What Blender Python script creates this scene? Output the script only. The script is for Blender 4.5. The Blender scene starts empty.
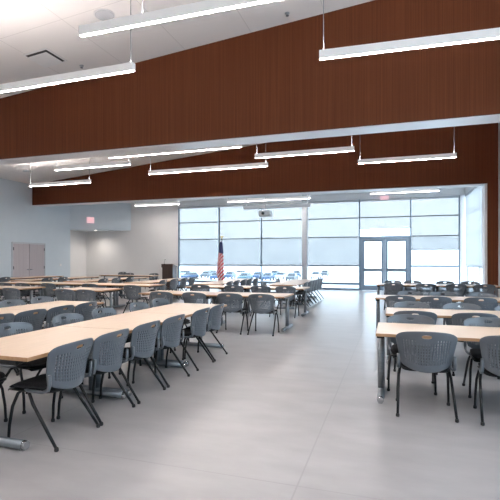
import bpy, bmesh, math, random
from math import sin, cos, pi, radians, sqrt
from mathutils import Vector, Matrix
random.seed(7)
SC = bpy.context.scene
COL = SC.collection

# ------------------------------------------------------------------ camera
F, HORIZON, EYE, YAW = 440.0, 260.0, 1.488, radians(18)
CY, SY = cos(YAW), sin(YAW)
cam_d = bpy.data.cameras.new('camera')
cam = bpy.data.objects.new('camera', cam_d)
COL.objects.link(cam)
cam.location = (0, 0, EYE)
cam.rotation_euler = (pi / 2, 0, YAW)
cam_d.sensor_width = 36.0
cam_d.lens = 36.0 * F / 500.0
cam_d.shift_y = (HORIZON - 250.0) / 500.0
cam_d.clip_end = 500
SC.camera = cam


def x_at(u, Y):
    """world X where the sight line of photo column u meets the plane Y"""
    a = (u - 250.0) / F
    z = Y / (CY + SY * a)
    return z * (a * CY - SY)


def ceil_z(x):
    return 6.75 + 0.09 * x


# ------------------------------------------------------------------ materials
def new_mat(name):
    m = bpy.data.materials.new(name)
    m.use_nodes = True
    nt = m.node_tree
    b = nt.nodes['Principled BSDF']
    return m, nt, b


def setp(b, color=None, rough=None, metal=None, spec=None):
    if color is not None: b.inputs['Base Color'].default_value = (*color, 1)
    if rough is not None: b.inputs['Roughness'].default_value = rough
    if metal is not None: b.inputs['Metallic'].default_value = metal
    if spec is not None: b.inputs['Specular IOR Level'].default_value = spec


def noisy(name, c1, c2, scale=(4, 4, 4), rough=0.5, metal=0.0, spec=0.5, detail=4.0, bump=0.0, bscale=80, wspace=False):
    """two-tone procedural material driven by a stretched noise"""
    m, nt, b = new_mat(name)
    setp(b, c1, rough, metal, spec)
    tc = nt.nodes.new('ShaderNodeTexCoord')
    mp = nt.nodes.new('ShaderNodeMapping'); mp.inputs['Scale'].default_value = scale
    nz = nt.nodes.new('ShaderNodeTexNoise'); nz.inputs['Scale'].default_value = 1.0; nz.inputs['Detail'].default_value = detail
    cr = nt.nodes.new('ShaderNodeValToRGB')
    cr.color_ramp.elements[0].position = 0.3; cr.color_ramp.elements[0].color = (*c1, 1)
    cr.color_ramp.elements[1].position = 0.7; cr.color_ramp.elements[1].color = (*c2, 1)
    nt.links.new(tc.outputs['Object'], mp.inputs['Vector'])
    nt.links.new(mp.outputs['Vector'], nz.inputs['Vector'])
    nt.links.new(nz.outputs['Fac'], cr.inputs['Fac'])
    nt.links.new(cr.outputs['Color'], b.inputs['Base Color'])
    if bump:
        n2 = nt.nodes.new('ShaderNodeTexNoise'); n2.inputs['Scale'].default_value = bscale; n2.inputs['Detail'].default_value = 3
        bp = nt.nodes.new('ShaderNodeBump'); bp.inputs['Strength'].default_value = bump; bp.inputs['Distance'].default_value = 0.004
        nt.links.new(tc.outputs['Object'], n2.inputs['Vector'])
        nt.links.new(n2.outputs['Fac'], bp.inputs['Height'])
        nt.links.new(bp.outputs['Normal'], b.inputs['Normal'])
    return m


def emis(name, color, strength):
    m, nt, b = new_mat(name)
    setp(b, (0.8, 0.8, 0.8), 0.5)
    b.inputs['Emission Color'].default_value = (*color, 1)
    b.inputs['Emission Strength'].default_value = strength
    return m


M = {}
M['wall_blue'] = noisy('wall_blue', (0.62, 0.685, 0.73), (0.64, 0.705, 0.75), (2, 2, 2), 0.75, spec=0.25, bump=0.05)
M['wall_grey'] = noisy('wall_grey', (0.77, 0.75, 0.735), (0.79, 0.77, 0.755), (2, 2, 2), 0.8, spec=0.2, bump=0.05)
M['wall_white'] = noisy('wall_white', (0.84, 0.85, 0.86), (0.86, 0.87, 0.88), (2, 2, 2), 0.7, spec=0.25)
M['wood'] = noisy('walnut_panel', (0.100, 0.029, 0.012), (0.142, 0.044, 0.018), (44, 44, 0.35), 0.55, spec=0.12, detail=6)
M['maple'] = noisy('maple_laminate', (0.65, 0.485, 0.36), (0.725, 0.55, 0.42), (3, 30, 3), 0.30, spec=0.5, detail=5)
M['edge'] = noisy('maple_edge', (0.36, 0.20, 0.10), (0.45, 0.26, 0.14), (4, 40, 20), 0.45)
M['plastic'] = noisy('grey_plastic', (0.086, 0.100, 0.116), (0.096, 0.111, 0.128), (6, 6, 6), 0.30, spec=0.6, bump=0.03, bscale=200)
M['pad'] = noisy('black_upholstery', (0.014, 0.014, 0.016), (0.022, 0.022, 0.025), (60, 60, 60), 0.85, spec=0.2, bump=0.15, bscale=300)
M['black'] = noisy('black_powder_coat', (0.004, 0.005, 0.006), (0.007, 0.008, 0.009), (30, 30, 30), 0.40, spec=0.3)
M['rubber'] = noisy('black_rubber', (0.012, 0.012, 0.012), (0.02, 0.02, 0.02), (40, 40, 40), 0.8)
M['steel'] = noisy('brushed_silver', (0.20, 0.225, 0.25), (0.26, 0.285, 0.31), (10, 10, 80), 0.36, metal=0.8)
M['chrome'] = noisy('chrome', (0.50, 0.51, 0.53), (0.55, 0.56, 0.58), (5, 5, 5), 0.15, metal=1.0)
M['alu'] = noisy('window_aluminium', (0.18, 0.25, 0.33), (0.20, 0.27, 0.35), (3, 3, 3), 0.4, metal=0.3)
M['column'] = noisy('column_paint', (0.50, 0.52, 0.55), (0.53, 0.55, 0.58), (3, 3, 3), 0.6)
M['lining'] = noisy('glossy_white_lining', (0.80, 0.80, 0.81), (0.83, 0.83, 0.84), (3, 3, 3), 0.28, spec=0.6)
m, nt, b = new_mat('lamp_housing_glow')
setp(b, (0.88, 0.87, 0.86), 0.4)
b.inputs['Emission Color'].default_value = (1.0, 0.95, 0.93, 1); b.inputs['Emission Strength'].default_value = 0.18  # faint self-glow stands in for light falling on the white housing sides
M['lamp_body_glow'] = m
M['white_paint'] = noisy('white_enamel', (0.80, 0.80, 0.80), (0.84, 0.84, 0.84), (5, 5, 5), 0.45)
M['door_grey'] = noisy('grey_door_laminate', (0.44, 0.395, 0.41), (0.50, 0.45, 0.465), (22, 22, 0.6), 0.5)
M['dark_wood'] = noisy('dark_lectern_wood', (0.055, 0.032, 0.025), (0.08, 0.048, 0.036), (20, 20, 1), 0.45)
M['red'] = noisy('red_lettering', (0.75, 0.03, 0.04), (0.8, 0.04, 0.05), (9, 9, 9), 0.5)
M['navy'] = noisy('navy_cloth', (0.02, 0.03, 0.10), (0.03, 0.04, 0.13), (30, 30, 30), 0.8)
M['snow'] = noisy('snow_ground', (0.80, 0.83, 0.86), (0.9, 0.92, 0.94), (0.15, 0.15, 0.15), 0.9)
M['far'] = noisy('frosted_trees', (0.78, 0.81, 0.84), (0.92, 0.94, 0.95), (0.25, 0.25, 0.4), 0.95)
M['gold'] = noisy('gold_metal', (0.7, 0.55, 0.25), (0.75, 0.6, 0.3), (9, 9, 9), 0.3, metal=0.9)
M['vent_dark'] = noisy('vent_dark', (0.03, 0.03, 0.03), (0.05, 0.05, 0.05), (9, 9, 9), 0.8)
M['car_glass'] = noisy('car_glass', (0.02, 0.03, 0.04), (0.03, 0.04, 0.05), (3, 3, 3), 0.1)
M['lamp'] = emis('lamp_diffuser', (1.0, 0.94, 0.90), 135.0)
M['lamp_up'] = emis('lamp_uplight', (1.0, 0.895, 0.85), 88.0)
M['lamp_cool'] = M['lamp']
M['exit_lit'] = emis('exit_panel', (1.0, 0.50, 0.56), 0.5)
M['exit_red'] = emis('exit_red', (1.0, 0.06, 0.10), 0.8)
M['spot'] = emis('downlight_lens', (1.0, 0.93, 0.85), 6.0)

# floor: large honed tiles, faint joints
m, nt, b = new_mat('floor_tile')
setp(b, (0.5, 0.49, 0.49), 0.34, 0, 0.7)
tc = nt.nodes.new('ShaderNodeTexCoord')
sx = nt.nodes.new('ShaderNodeSeparateXYZ'); nt.links.new(tc.outputs['Object'], sx.inputs[0])


def mth(op, a, bb=None):
    n = nt.nodes.new('ShaderNodeMath'); n.operation = op
    for i, v in enumerate((a, bb)):
        if v is None: continue
        if isinstance(v, (int, float)): n.inputs[i].default_value = v
        else: nt.links.new(v, n.inputs[i])
    return n.outputs[0]


def joint(coord, off, period, half):
    f = mth('FRACT', mth('DIVIDE', mth('SUBTRACT', coord, off - 0.5 * period), period))
    d = mth('ABSOLUTE', mth('SUBTRACT', f, 0.5))
    return mth('LESS_THAN', d, half / period)


jx = joint(sx.outputs[0], -0.60, 2.45, 0.006)
jy = joint(sx.outputs[1], 2.85, 0.505, 0.0028)
jy2 = joint(sx.outputs[1], 2.85, 2.525, 0.005)
jj = mth('MAXIMUM', mth('MAXIMUM', jx, mth('MULTIPLY', jy, 0.2)), jy2)
mp = nt.nodes.new('ShaderNodeMapping'); mp.inputs['Scale'].default_value = (1.1, 2.6, 1)
nz = nt.nodes.new('ShaderNodeTexNoise'); nz.inputs['Scale'].default_value = 1.6; nz.inputs['Detail'].default_value = 7
nt.links.new(tc.outputs['Object'], mp.inputs[0]); nt.links.new(mp.outputs[0], nz.inputs['Vector'])
cr = nt.nodes.new('ShaderNodeValToRGB')
cr.color_ramp.elements[0].position = 0.12; cr.color_ramp.elements[0].color = (0.255, 0.242, 0.245, 1)
cr.color_ramp.elements[1].position = 0.88; cr.color_ramp.elements[1].color = (0.375, 0.360, 0.362, 1)
nt.links.new(nz.outputs['Fac'], cr.inputs[0])
mx = nt.nodes.new('ShaderNodeMix'); mx.data_type = 'RGBA'
nt.links.new(mth('MULTIPLY', jj, 0.75), mx.inputs['Factor']); nt.links.new(cr.outputs[0], mx.inputs['A'])
mx.inputs['B'].default_value = (0.25, 0.24, 0.24, 1)
nt.links.new(mx.outputs['Result'], b.inputs['Base Color'])
rr = nt.nodes.new('ShaderNodeMapRange'); rr.inputs['To Min'].default_value = 0.27; rr.inputs['To Max'].default_value = 0.29
nt.links.new(nz.outputs['Fac'], rr.inputs['Value']); nt.links.new(rr.outputs[0], b.inputs['Roughness'])
M['floor'] = m

# ceiling: white acoustic panels with thin joints
m, nt, b = new_mat('ceiling_panel')
setp(b, (0.8, 0.77, 0.755), 0.9, 0, 0.1)
tc = nt.nodes.new('ShaderNodeTexCoord')
sx = nt.nodes.new('ShaderNodeSeparateXYZ'); nt.links.new(tc.outputs['Object'], sx.inputs[0])
jj = mth('MAXIMUM', joint(sx.outputs[0], -6.16, 1.6, 0.006), joint(sx.outputs[1], 7.05, 3.2, 0.006))
mx = nt.nodes.new('ShaderNodeMix'); mx.data_type = 'RGBA'
nt.links.new(mth('MULTIPLY', jj, 0.5), mx.inputs['Factor'])
mx.inputs['A'].default_value = (0.84, 0.815, 0.80, 1); mx.inputs['B'].default_value = (0.45, 0.43, 0.42, 1)
nt.links.new(mx.outputs['Result'], b.inputs['Base Color'])
M['ceiling'] = m

# glass: thin clear pane
m, nt, b = new_mat('clear_glass')
out = nt.nodes['Material Output']
nt.nodes.remove(b)
tr = nt.nodes.new('ShaderNodeBsdfTransparent'); tr.inputs[0].default_value = (0.95, 0.975, 0.985, 1)
gl = nt.nodes.new('ShaderNodeBsdfGlossy'); gl.inputs['Roughness'].default_value = 0.02
ms = nt.nodes.new('ShaderNodeMixShader'); ms.inputs[0].default_value = 0.06
nt.links.new(tr.outputs[0], ms.inputs[1]); nt.links.new(gl.outputs[0], ms.inputs[2])
nt.links.new(ms.outputs[0], out.inputs[0])
M['glass'] = m


# roller shade: screen cloth, part open weave, part translucent
def shade_mat(name, open_, tcol, dcol, tint=(0.535, 0.512, 0.495)):
    m, nt, b = new_mat(name)
    out = nt.nodes['Material Output']
    nt.nodes.remove(b)
    tr = nt.nodes.new('ShaderNodeBsdfTransparent'); tr.inputs[0].default_value = (*tint, 1)
    tl = nt.nodes.new('ShaderNodeBsdfTranslucent'); tl.inputs[0].default_value = (*tcol, 1)
    df = nt.nodes.new('ShaderNodeBsdfDiffuse'); df.inputs[0].default_value = (*dcol, 1)
    # fine weave modulation
    tc = nt.nodes.new('ShaderNodeTexCoord')
    wv = nt.nodes.new('ShaderNodeTexNoise'); wv.inputs['Scale'].default_value = 2.0
    nt.links.new(tc.outputs['Object'], wv.inputs['Vector'])
    mr = nt.nodes.new('ShaderNodeMapRange'); mr.inputs['To Min'].default_value = open_ - 0.01; mr.inputs['To Max'].default_value = open_ + 0.01
    nt.links.new(wv.outputs['Fac'], mr.inputs['Value'])
    ad = nt.nodes.new('ShaderNodeMixShader'); ad.inputs[0].default_value = 0.5
    nt.links.new(tl.outputs[0], ad.inputs[1]); nt.links.new(df.outputs[0], ad.inputs[2])
    ms = nt.nodes.new('ShaderNodeMixShader')
    nt.links.new(mr.outputs[0], ms.inputs[0])
    nt.links.new(ad.outputs[0], ms.inputs[1]); nt.links.new(tr.outputs[0], ms.inputs[2])
    nt.links.new(ms.outputs[0], out.inputs[0])
    return m


M['shade'] = shade_mat('screen_cloth', 0.90, (0.45, 0.47, 0.48), (0.66, 0.69, 0.72))

M['shade_side'] = shade_mat('dense_screen_cloth', 0.55, (0.84, 0.86, 0.88), (0.75, 0.77, 0.79), (0.55, 0.53, 0.51))

# flag cloth: diagonal folds of red and white stripes
m, nt, b = new_mat('flag_stripes')
setp(b, (0.8, 0.1, 0.1), 0.8)
tc = nt.nodes.new('ShaderNodeTexCoord')
sx = nt.nodes.new('ShaderNodeSeparateXYZ'); nt.links.new(tc.outputs['Object'], sx.inputs[0])
v = mth('ADD', mth('MULTIPLY', sx.outputs[2], 5.2), mth('MULTIPLY', sx.outputs[0], -6.5))
st = mth('LESS_THAN', mth('FRACT', v), 0.52)
mx = nt.nodes.new('ShaderNodeMix'); mx.data_type = 'RGBA'
nt.links.new(st, mx.inputs['Factor'])
mx.inputs['A'].default_value = (0.8, 0.76, 0.74, 1); mx.inputs['B'].default_value = (0.60, 0.03, 0.05, 1)
nt.links.new(mx.outputs['Result'], b.inputs['Base Color'])
M['flag'] = m


# ------------------------------------------------------------------ mesh kit
class MB:
    def __init__(self): self.bm = bmesh.new()

    def box(self, lo, hi, bevel=0.0, seg=2):
        t = bmesh.new()
        bmesh.ops.create_cube(t, size=1.0)
        for v in t.verts:
            v.co = Vector((lo[i] + (v.co[i] + 0.5) * (hi[i] - lo[i]) for i in range(3)))
        if bevel > 0:
            bmesh.ops.bevel(t, geom=t.edges[:], offset=bevel, segments=seg, profile=0.5, affect='EDGES')
        return self._merge(t)

    def _merge(self, t, mat=None):
        if mat is not None: t.transform(mat)
        me = bpy.data.meshes.new('tmp'); t.to_mesh(me); t.free()
        self.bm.from_mesh(me); bpy.data.meshes.remove(me)
        return self

    def poly(self, verts, faces):
        vs = [self.bm.verts.new(v) for v in verts]
        for f in faces: self.bm.faces.new([vs[i] for i in f])
        return self

    def tube(self, pts, r, n=10, flat=1.0, cap=True):
        """swept round (or flattened) tube through pts; r a number or list"""
        pts = [Vector(p) for p in pts]
        rs = r if isinstance(r, (list, tuple)) else [r] * len(pts)
        rings = []
        prev = None
        for i, p in enumerate(pts):
            d = (pts[min(i + 1, len(pts) - 1)] - pts[max(i - 1, 0)]).normalized()
            if prev is None:
                ref = Vector((0, 0, 1)) if abs(d.z) < 0.9 else Vector((1, 0, 0))
                u = d.cross(ref).normalized()
            else:
                u = (prev - d * prev.dot(d)).normalized()
            prev = u
            w = d.cross(u)
            rings.append([self.bm.verts.new(p + (u * cos(2 * pi * k / n) + w * sin(2 * pi * k / n) * flat) * rs[i]) for k in range(n)])
        for a, c in zip(rings, rings[1:]):
            for k in range(n):
                f = self.bm.faces.new([a[k], a[(k + 1) % n], c[(k + 1) % n], c[k]]); f.smooth = True
        if cap:
            self.bm.faces.new(rings[0][::-1]); self.bm.faces.new(rings[-1])
        return self

    def lathe(self, prof, n=24, at=(0, 0, 0), mat=None):
        t = bmesh.new()
        rings = [[t.verts.new((r * cos(2 * pi * k / n), r * sin(2 * pi * k / n), z)) for k in range(n)] for r, z in prof]
        for a, c in zip(rings, rings[1:]):
            for k in range(n):
                f = t.faces.new([a[k], a[(k + 1) % n], c[(k + 1) % n], c[k]]); f.smooth = True
        t.faces.new(rings[0][::-1]); t.faces.new(rings[-1])
        mm = Matrix.Translation(at)
        if mat is not None: mm = mm @ mat
        return self._merge(t, mm)

    def prism(self, outline, y0, y1, bevel=0.0, axis='y'):
        """outline of (a, z) points extruded along y (or x)"""
        t = bmesh.new()
        def P(a, z, d): return (a, d, z) if axis == 'y' else (d, a, z)
        A = [t.verts.new(P(a, z, y0)) for a, z in outline]
        B = [t.verts.new(P(a, z, y1)) for a, z in outline]
        n = len(outline)
        t.faces.new(A); t.faces.new(B[::-1])
        for i in range(n): t.faces.new([A[i], B[i], B[(i + 1) % n], A[(i + 1) % n]])
        bmesh.ops.recalc_face_normals(t, faces=t.faces[:])
        if bevel > 0:
            bmesh.ops.bevel(t, geom=t.edges[:], offset=bevel, segments=2, profile=0.5, affect='EDGES')
        return self._merge(t)

    def mesh(self, name, mat, smooth=False):
        bmesh.ops.recalc_face_normals(self.bm, faces=self.bm.faces[:])
        me = bpy.data.meshes.new(name)
        if smooth:
            for f in self.bm.faces: f.smooth = True
        self.bm.to_mesh(me); self.bm.free()
        me.materials.append(mat)
        return me

    def obj(self, name, mat, parent=None, smooth=False, loc=None):
        o = bpy.data.objects.new(name, self.mesh(name, mat, smooth))
        COL.objects.link(o)
        if parent is not None: o.parent = parent
        if loc is not None: o.location = loc
        return o


def tag(o, label, cat, group=None, kind=None):
    o['label'] = label; o['category'] = cat
    if group: o['group'] = group
    if kind: o['kind'] = kind
    return o


def struct(o, label, cat):
    return tag(o, label, cat, kind='structure')


def empty(name, loc=(0, 0, 0), rz=0.0):
    o = bpy.data.objects.new(name, None); COL.objects.link(o)
    o.location = loc; o.rotation_euler = (0, 0, rz); o.empty_display_size = 0.1
    return o


def add(name, me, parent):
    o = bpy.data.objects.new(name, me); COL.objects.link(o); o.parent = parent
    return o


def copy_tree(o, parent=None):
    c = o.copy(); COL.objects.link(c)
    if parent is not None: c.parent = parent
    for ch in list(o.children): copy_tree(ch, c)
    return c


ORD = ['first', 'second', 'third', 'fourth', 'fifth', 'sixth', 'seventh', 'eighth']

# ------------------------------------------------------------------ room shell
XL, XR, YB, YN = -17.0, 3.52, 22.2, -3.0      # left wall, right wall, glass wall, wall behind the camera
B1, B1R = 9.2, 9.72                            # near wood beam
B2, B2R = 17.4, 17.92                          # far wood beam
BZ = 4.18

struct(MB().box((XL - 0.9, YN - 0.2, -0.2), (XR + 0.3, YB + 0.12, 0.0)).obj('floor', M['floor']),
       'pale grey large-format tile floor running through the whole hall', 'floor')


def sloped(x0, x1, y0, y1, t=0.15):
    za, zb = ceil_z(x0), ceil_z(x1)
    return MB().poly([(x0, y0, za), (x1, y0, zb), (x1, y1, zb), (x0, y1, za), (x0, y0, za + t), (x1, y0, zb + t), (x1, y1, zb + t), (x0, y1, za + t)],
                     [(0, 1, 2, 3), (4, 5, 6, 7), (0, 1, 5, 4), (1, 2, 6, 5), (2, 3, 7, 6), (3, 0, 4, 7)])


struct(sloped(XL - 0.1, XR + 0.1, YN - 0.1, B2R).obj('ceiling', M['ceiling']), 'white sloping panelled ceiling rising towards the right', 'ceiling')
struct(MB().box((XL - 0.9, B2R + 0.001, 4.78), (XR + 0.1, YB + 0.1, 4.95)).obj('ceiling_far', M['wall_white']), 'flat white ceiling strip in front of the window wall', 'ceiling')
struct(MB().box((XL - 0.15, YN - 0.1, 0), (XL, 20.1, 7.2)).obj('wall_left', M['wall_blue']), 'blue-grey painted wall on the left with grey double door', 'wall')
struct(MB().box((XL - 0.75, 20.1, 0), (XL - 0.6, YB + 0.15, 5.0)).obj('wall_alcove', M['wall_grey']), 'pale side wall of the recess under the angled bulkhead', 'wall')
struct(MB().box((XL - 0.6, 20.1, 0), (XL - 0.15, 20.2, 5.0)).obj('wall_alcove_return', M['wall_grey']), 'short return wall where recess begins', 'wall')
XW = [x_at(u, YB) for u in (178.5, 218.7, 261.0, 304.7, 359.4, 410.7, 459.5)]
struct(MB().box((XL - 0.75, YB, 0), (XW[0] - 0.03, YB + 0.15, 5.0)).obj('wall_back', M['wall_grey']), 'beige-grey back wall left of the windows', 'wall')
struct(MB().box((XW[0] - 0.03, YB - 0.02, 4.45), (XR, YB + 0.15, 5.0)).obj('wall_header', M['wall_white']), 'white header band above the tall windows', 'wall')
WY0, WY1, WZ0, WZ1 = 0.0, 8.6, 0.8, 3.4
struct(MB().box((XR, YN - 0.1, 0), (XR + 0.15, WY0, 7.4)).box((XR, WY1, 0), (XR + 0.15, B2R, 7.4)).box((XR, WY0, 0), (XR + 0.15, WY1, WZ0)).box((XR, WY0, WZ1), (XR + 0.15, WY1, 7.4)).obj('wall_right', M['wall_blue']), 'blue-grey wall at the extreme right edge', 'wall')
struct(MB().box((XL - 0.15, YN - 0.15, 0), (XR + 0.15, YN, 7.4)).obj('wall_front', M['wall_grey']), 'plain wall behind the viewer', 'wall')

# angled bulkhead over the recess
bk = MB()
P0, P1, P2, P3 = (XL - 0.6, 20.1), (XL, 20.1), (-14.5, YB), (XL - 0.6, YB)
bk.poly([(p[0], p[1], z) for z in (3.20, 4.78) for p in (P0, P1, P2, P3)],
        [(0, 1, 2, 3), (4, 5, 6, 7), (0, 1, 5, 4), (1, 2, 6, 5), (2, 3, 7, 6), (3, 0, 4, 7)])
struct(bk.obj('wall_bulkhead', M['wall_blue']), 'angled blue-grey bulkhead above the lit recess', 'wall')


# wood beams: faced panels with a pale lining underneath
def beam(name, x0, x1, y0, y1, label):
    b = MB()
    za, zb = ceil_z(x0), ceil_z(x1)
    z0 = BZ + 0.03
    b.poly([(x0, y0, z0), (x1, y0, z0), (x1, y1, z0), (x0, y1, z0), (x0, y0, za), (x1, y0, zb), (x1, y1, zb), (x0, y1, za)],
           [(0, 1, 2, 3), (4, 5, 6, 7), (0, 1, 5, 4), (1, 2, 6, 5), (2, 3, 7, 6), (3, 0, 4, 7)])
    o = struct(b.obj(name, M['wood']), label, 'beam')
    MB().box((x0, y0 + 0.015, BZ), (x1, y1 - 0.015, BZ + 0.03)).obj('soffit_lining', M['lining'], o)
    MB().box((x0, y0 + 0.006, BZ + 0.022), (x1, y0 + 0.02, BZ + 0.034)).obj('reveal_strip', M['black'], o)
    return o


beam('trim_1', XL, XR, B1, B1R, 'near deep walnut-clad beam crossing the hall under the sloping ceiling')
b2 = beam('trim_2', XL, XR, B2, B2R, 'far walnut-clad beam in front of the window bay')
MB().box((XL + 0.01, B2R, BZ + 0.03), (XR - 0.01, B2R + 0.02, 4.78)).obj('rear_lining', M['wall_white'], b2)
MB().box((3.18, B2, 0), (XR, B2R, BZ + 0.04)).obj('jamb', M['wood'], b2)
MB().box((3.10, B2 + 0.03, 0), (3.18, B2R, BZ)).obj('jamb_lining', M['wall_white'], b2)

# baseboards
struct(MB().box((XL, YN, 0), (XL + 0.015, 16.05, 0.10)).obj('baseboard_left', M['black']), 'dark rubber baseboard along the left wall', 'baseboard')
struct(MB().box((XL - 0.6, YB - 0.015, 0), (XW[0] - 0.03, YB, 0.10)).obj('baseboard_back', M['black']), 'dark rubber baseboard along the back wall', 'baseboard')

# ------------------------------------------------------------------ window wall
Z_HEAD, Z_T1, Z_T2, Z_RAIL, Z_LOW = 4.45, 3.56, 2.62, 1.20, 0.31
CX0, CX1 = x_at(302.0, YB - 0.25), x_at(307.2, YB - 0.25)


def HALF(z):
    return 0.06 if z == Z_LOW else 0.04 if z == Z_RAIL else 0.022


def window_bay(n, x0, x1, levels, label, cat='window'):
    w = empty('window_%d' % n, ((x0 + x1) / 2, YB, 0))
    struct(w, label, cat)
    hx = (x1 - x0) / 2
    fr = MB()
    fr.box((-hx - 0.03, 0, 0), (-hx + 0.03, 0.12, Z_HEAD)).box((hx - 0.03, 0.001, 0), (hx + 0.03, 0.119, Z_HEAD))
    zs = sorted(levels)
    for z in zs:
        q = HALF(z)
        fr.box((-hx + 0.03, 0.004, z - q if z else 0), (hx - 0.03, 0.116, z + q if z else 0.10))
    fr.obj('window_frame', M['alu'], w)
    for z0, z1 in zip(zs, zs[1:]):
        MB().box((-hx + 0.03, 0.055, (z0 + HALF(z0)) if z0 else 0.10), (hx - 0.03, 0.061, z1 - HALF(z1))).obj('pane', M['glass'], w)
    return w


full = [0, Z_LOW, Z_RAIL, Z_T2, Z_T1, Z_HEAD - 0.03]
right_levels = [0, Z_RAIL, Z_T2, Z_T1, Z_HEAD - 0.03]
names = ['leftmost tall window bay beside the lectern wall', 'second tall window bay behind the flag',
         'third tall window bay behind the hanging projector', 'tall window bay between pale column and glass doors']
for i in range(4):
    window_bay(i + 1, XW[i], XW[i + 1], full, names[i])
window_bay(5, XW[5], XW[6], right_levels, 'tall window bay right of the glass doors')
# transom light above the doors
window_bay(6, XW[4], XW[5], [Z_T2, Z_T1, Z_HEAD - 0.03], 'glazing above the glass double doors')

# structural column and corner post
struct(MB().box((CX0, YB - 0.30, 0), (CX1, YB - 0.04, Z_HEAD + 0.33), 0.006).obj('trim_3', M['column']), 'pale grey square column standing before the windows', 'column')
struct(MB().box((XW[6] + 0.02, YB - 0.12, 0), (3.28, YB + 0.1, Z_HEAD)).obj('trim_4', M['wall_white']), 'white corner post at right end of window wall', 'column')

# right-hand return window (runs in depth)
w = empty('window_7', (3.20, (B2R + YB) / 2, 0))
struct(w, 'side window wall returning towards the viewer at right', 'window')
hy = (YB - 0.12 - B2R) / 2 - 0.01
fr = MB()
for k in range(4):
    y = -hy + 2 * hy * k / 3
    fr.box((0.03, y - 0.025, 0), (0.07, y + 0.025, Z_HEAD))
for z in (0.035, Z_RAIL, Z_T2, Z_T1, Z_HEAD - 0.03):
    fr.box((0.032, -hy, z - 0.022), (0.068, hy, z + 0.022))
fr.obj('window_frame', M['column'], w, loc=(0, -0.06, 0))
for k in range(3):
    ya, yb = -hy + 2 * hy * k / 3 + 0.03, -hy + 2 * hy * (k + 1) / 3 - 0.03
    MB().box((0.047, ya, 0.06), (0.053, yb, Z_HEAD - 0.05)).obj('pane', M['glass'], w, loc=(0, -0.06, 0))
struct(MB().box((3.14, B2R, Z_HEAD), (XR, YB - 0.02, 4.8)).obj('wall_header_right', M['wall_white']), 'white header band above the side windows', 'wall')

w = empty('window_8', (XR, (WY0 + WY1) / 2, 0))  # windows added out of view to bring daylight in from the right
struct(w, 'added row of unseen side windows in the right wall, letting in extra daylight', 'window')
hy = (WY1 - WY0) / 2
fr = MB().box((0.02, -hy, WZ0), (0.12, hy, WZ0 + 0.06)).box((0.02, -hy, WZ1 - 0.06), (0.12, hy, WZ1))
for k in range(5):
    y = -hy + 0.03 + (2 * hy - 0.06) * k / 4
    fr.box((0.021, y - 0.03, WZ0 + 0.06), (0.119, y + 0.03, WZ1 - 0.06))
fr.obj('window_frame', M['alu'], w)
for k in range(4):
    y = -hy + 0.03 + (2 * hy - 0.06) * k / 4
    MB().box((0.067, y + 0.03, WZ0 + 0.06), (0.073, y + (2 * hy - 0.06) / 4 - 0.03, WZ1 - 0.06)).obj('pane', M['glass'], w)

# doors with glass leaves
d = empty('door_1', ((XW[4] + XW[5]) / 2, YB, 0))
struct(d, 'aluminium framed glass double doors leading outside', 'door')
hx = (XW[5] - XW[4]) / 2 - 0.03
MB().box((-hx, 0.0, 0), (-hx + 0.09, 0.12, Z_T2)).box((hx - 0.09, 0, 0), (hx, 0.12, Z_T2)).box((-hx + 0.09, 0.0, Z_T2 - 0.12), (hx - 0.09, 0.12, Z_T2 - 0.03)).box((-0.03, 0.01, 0), (0.03, 0.11, Z_T2 - 0.12)).obj('door_frame', M['alu'], d)
for s in (-1, 1):
    xa, xb = (-hx + 0.095, -0.035) if s < 0 else (0.035, hx - 0.095)
    zt = Z_T2 - 0.125
    lf = MB().box((xa, 0.03, 0.01), (xa + 0.11, 0.085, zt)).box((xb - 0.11, 0.03, 0.01), (xb, 0.085, zt)).box((xa + 0.11, 0.031, 0.01), (xb - 0.11, 0.084, 0.26)).box((xa + 0.11, 0.031, zt - 0.11), (xb - 0.11, 0.084, zt)).box((xa + 0.11, 0.031, 0.93), (xb - 0.11, 0.084, 1.08)).obj('door_leaf', M['alu'], d)
    MB().box((xa + 0.11, 0.055, 0.26), (xb - 0.11, 0.061, 0.93)).box((xa + 0.11, 0.055, 1.08), (xb - 0.11, 0.061, zt - 0.11)).obj('door_pane', M['glass'], lf)
    MB().box((xa + 0.06, -0.06, 0.985), (xb - 0.06, -0.02, 1.045), 0.008).box((xa + 0.06, -0.02, 0.98), (xa + 0.12, 0.03, 1.05)).box((xb - 0.12, -0.02, 0.98), (xb - 0.06, 0.03, 1.05)).obj('panic_bar', M['steel'], lf)
    MB().box((xa + 0.15 if s < 0 else xb - 0.62, -0.035, zt - 0.09), (xa + 0.62 if s < 0 else xb - 0.15, 0.03, zt - 0.02), 0.006).obj('door_closer', M['steel'], lf)


# roller shades
def shade(x0, x1, zb, y, label, axis='x', grp='roller shades on the window wall'):
    r = empty('roller_blind', ((x0 + x1) / 2, y, zb) if axis == 'x' else (y, (x0 + x1) / 2, zb), 0 if axis == 'x' else pi / 2)
    tag(r, label, 'blind', grp)
    h = (x1 - x0) / 2 - 0.03
    top = Z_HEAD - 0.02 - zb
    MB().box((-h, -0.002, 0.02), (h, 0.002, top - 0.04)).obj('cloth', M['shade'] if axis == 'x' else M['shade_side'], r)
    MB().box((-h, -0.012, 0.0), (h, 0.012, 0.03), 0.005).obj('hem_bar', M['column'], r)
    MB().box((-h - 0.01, -0.075, top - 0.09), (h + 0.01, 0.012, top)).obj('cassette', M['column'], r)
    return r


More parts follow.
